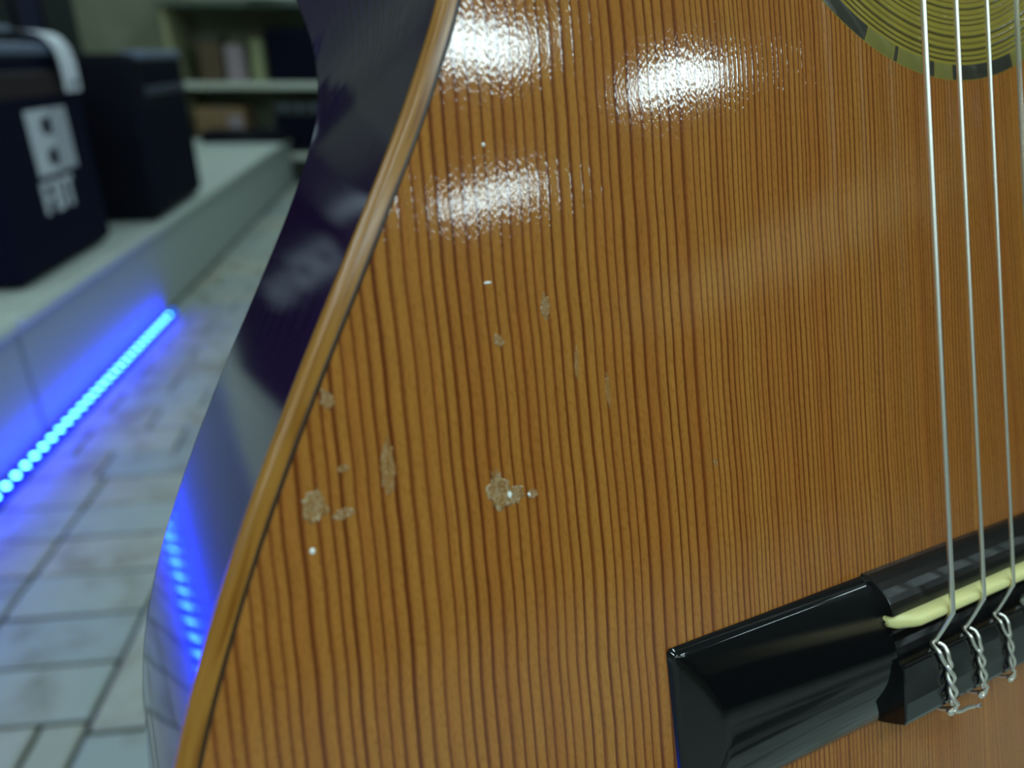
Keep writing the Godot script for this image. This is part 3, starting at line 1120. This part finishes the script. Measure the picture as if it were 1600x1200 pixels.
func extrude(prof: Array, u0: float, u1: float, round_: float) -> ArrayMesh:
	# profile in (v, n), flat shaded along, with slightly eased ends and closed caps
	var st := []
	var c := Vector2.ZERO
	for q in prof:
		c += Vector2(q[0], q[1])
	c /= prof.size()
	for i in prof.size() - 1:
		var a := Vector2(prof[i][0], prof[i][1])
		var b := Vector2(prof[i + 1][0], prof[i + 1][1])
		var ai := a + (c - a).normalized() * round_
		var bi := b + (c - b).normalized() * round_
		st.append([P(u0 + round_, a.x, a.y), P(u1 - round_, a.x, a.y), P(u1 - round_, b.x, b.y), P(u0 + round_, b.x, b.y)])
		st.append([P(u0, ai.x, ai.y), P(u0 + round_, a.x, a.y), P(u0 + round_, b.x, b.y), P(u0, bi.x, bi.y)])
		st.append([P(u1, ai.x, ai.y), P(u1 - round_, a.x, a.y), P(u1 - round_, b.x, b.y), P(u1, bi.x, bi.y)])
	var poly := PackedVector2Array()
	for q in prof:
		var a := Vector2(q[0], q[1])
		poly.append(a + (c - a).normalized() * round_)
	var tris := Geometry2D.triangulate_polygon(poly)
	var v := PackedVector3Array()
	var n := PackedVector3Array()
	var idx := PackedInt32Array()
	# walls: normal by profile direction (profile runs front over the top to the back)
	for p in st:
		var nn: Vector3 = (p[1] - p[0]).cross(p[3] - p[0])
		if nn.length() < 1e-14:
			nn = (p[2] - p[1]).cross(p[3] - p[1])
		nn = nn.normalized()
		var vn := Vector3.ZERO
		# outward: turn the profile direction by +90 degrees (v falls, n outwards is up)
		var dv: Vector3 = p[3] - p[0]
		if dv.length() < 1e-9:
			dv = p[2] - p[1]
		vn = Vector3(0, dv.z, -dv.y)
		if nn.dot(vn) < 0.0:
			nn = -nn
		var s := v.size()
		for q in p:
			v.append(q)
			n.append(nn)
		var g: bool = (p[1] - p[0]).cross(p[2] - p[0]).dot(nn) > 0.0
		idx.append_array([s, s + 2, s + 1, s, s + 3, s + 2] if g else [s, s + 1, s + 2, s, s + 2, s + 3])
	for e in [u0, u1]:
		var nn := Vector3(signf(e - (u0 + u1) * 0.5), 0, 0)
		var s := v.size()
		for q in poly:
			v.append(P(e, q.x, q.y))
			n.append(nn)
		for k in range(0, tris.size(), 3):
			var a := s + tris[k]
			var b := s + tris[k + 1]
			var d := s + tris[k + 2]
			var g := (v[b] - v[a]).cross(v[d] - v[a]).dot(nn) > 0.0
			idx.append_array([a, d, b] if g else [a, b, d])
	return tri_mesh(v, idx, n, PackedVector2Array())

func strings(g: Node3D):
	var names := ["thick silver wound string", "second silver wound string", "third silver wound string", "clear nylon string", "clear nylon string", "clear nylon string"]
	var dia := [1.22, 1.02, 0.88, 1.02, 0.84, 0.74]
	for i in 6:
		var k := i - 2.5
		var rad: float = dia[i] * 0.5
		var m: Material = M.silver if i < 3 else M.nylon
		var u: float = k * 11.68
		var top := 10.45 + rad
		var hole := P(u - 1.6, -8.9, 6.6)
		var path := [P(k * 8.6, 650, 14)]
		for f in [0.75, 0.5, 0.25, 0.05]:
			path.append(P(lerpf(u, k * 8.6, f), 650 * f, lerpf(top, 14, f)))
		path.append_array([P(u, 0.6, top + 0.02), P(u - 0.06, -0.5, top - 0.05), P(u - 0.2, -1.1, top - 0.35), P(lerpf(u, u - 1.6, 0.55), -4.9, lerpf(top, 7.1, 0.55)), P(u - 1.6, -8.4, 7.1), P(u - 1.7, -10.5, 6.4)])
		var o := put("string", tube(path, rad * MM, 12), m, g)
		o.set_meta("label", names[i])
		# the tie: a loop round the string in front of the block, then a two-strand twist over it
		var r := rad * 0.84 * MM
		var tn := 9.05 + rad * 0.8
		var h := rad * 1.25
		var x0 := u - 1.6
		var a := [P(x0 - 0.2, -8.1, 7.6 - rad), P(x0 - 1.2, -8.4, 7.7), P(x0 - 1.55, -9.3, tn - 0.1), P(x0 - 0.95, -11.0, tn + 0.1), P(x0 - 0.1, -12.6, tn + h * 0.4)]
		var b := [P(x0 + 0.3, -8.2, 7.5 + rad), P(x0 + 1.0, -8.9, 8.6 + rad * 0.5), P(x0 + 1.0, -10.2, tn + 0.15), P(x0 + 1.15, -11.6, tn + 0.2)]
		var turns: float = [1.3, 1.3, 1.2, 1.2, 1.2, 1.2][i]
		var steps := 16
		for j in steps + 1:
			var f := float(j) / steps
			var ph := turns * TAU * f
			var axu: float = x0 + 0.65 + 1.5 * f
			var axv := lerpf(-13.0, -22.6, f)
			var axn := tn + h * 0.75 - 0.35 * f * f
			a.append(P(axu - cos(ph) * h * 0.9, axv, axn + sin(ph) * h * 0.72))
			b.append(P(axu + cos(ph) * h * 0.9, axv, axn - sin(ph) * h * 0.72))
		# strand a turns under the back edge and into the block; strand b curls round it
		var xe := x0 + 2.2
		a.append_array([P(xe + 0.2, -24.2, tn - 0.7), P(xe + 0.0, -25.3, tn - 3.4), P(xe - 0.3, -24.6, tn - 5.2)])
		b.append_array([P(xe + 0.9, -23.9, tn - 0.2), P(xe + 0.3, -25.2, tn - 0.6), P(xe - 0.9, -25.0, tn - 0.5), P(xe - 1.5, -24.0, tn - 0.3)])
		put("string_tie", joined([tube(smooth_path(a, 5), r, 8), tube(smooth_path(b, 5), r, 8)]), m, o).set_meta("label", "twisted string tie over the tie block")
		if i == 0:
			var tail := [P(xe + 0.2, -24.6, tn - 0.2), P(xe + 2.5, -25.6, tn - 0.3), P(xe + 6.5, -26.6, tn - 1.2), P(xe + 10.5, -27.9, tn - 2.0)]
			var tl := put("string_end", tube(smooth_path(tail, 6), r * 0.9, 8), m, o)
			tl.set_meta("label", "loose string end sticking out to the right")
			put("frayed_tip", joined([tube([P(xe + 10.4, -27.9, tn - 2.0), P(xe + 12.0, -28.4, tn - 2.2), P(xe + 12.6, -27.8, tn - 1.6)], r * 0.3, 6), tube([P(xe + 10.4, -27.9, tn - 2.0), P(xe + 12.2, -28.6, tn - 1.7), P(xe + 12.0, -27.6, tn - 1.2)], r * 0.3, 6)]), M.chrome, o)

func neck(g: Node3D):
	put("fingerboard", cbox(Vector3(0.058, 0.404, 0.006), 0.001, P(0, 448, 3.2)), M.ebony_dull, g)
	var rows := []
	for v in [316.0, 335.0, 370.0, 640.0, 660.0]:
		var row := PackedVector3Array()
		var dep: float = {316.0: 60.0, 335.0: 34.0, 370.0: 24.0, 640.0: 20.0, 660.0: 18.0}[v]
		for k in 17:
			var a := PI * k / 16.0
			row.append(P(cos(a) * 28.0, v, -sin(a) * dep))
		rows.append(row)
	put("neck", sheet(rows, Vector3(0, 0, -1)), M.neck, g)
	put("headstock", cbox(Vector3(0.072, 0.19, 0.02), 0.004, P(0, 752, -14)), M.neck, g)
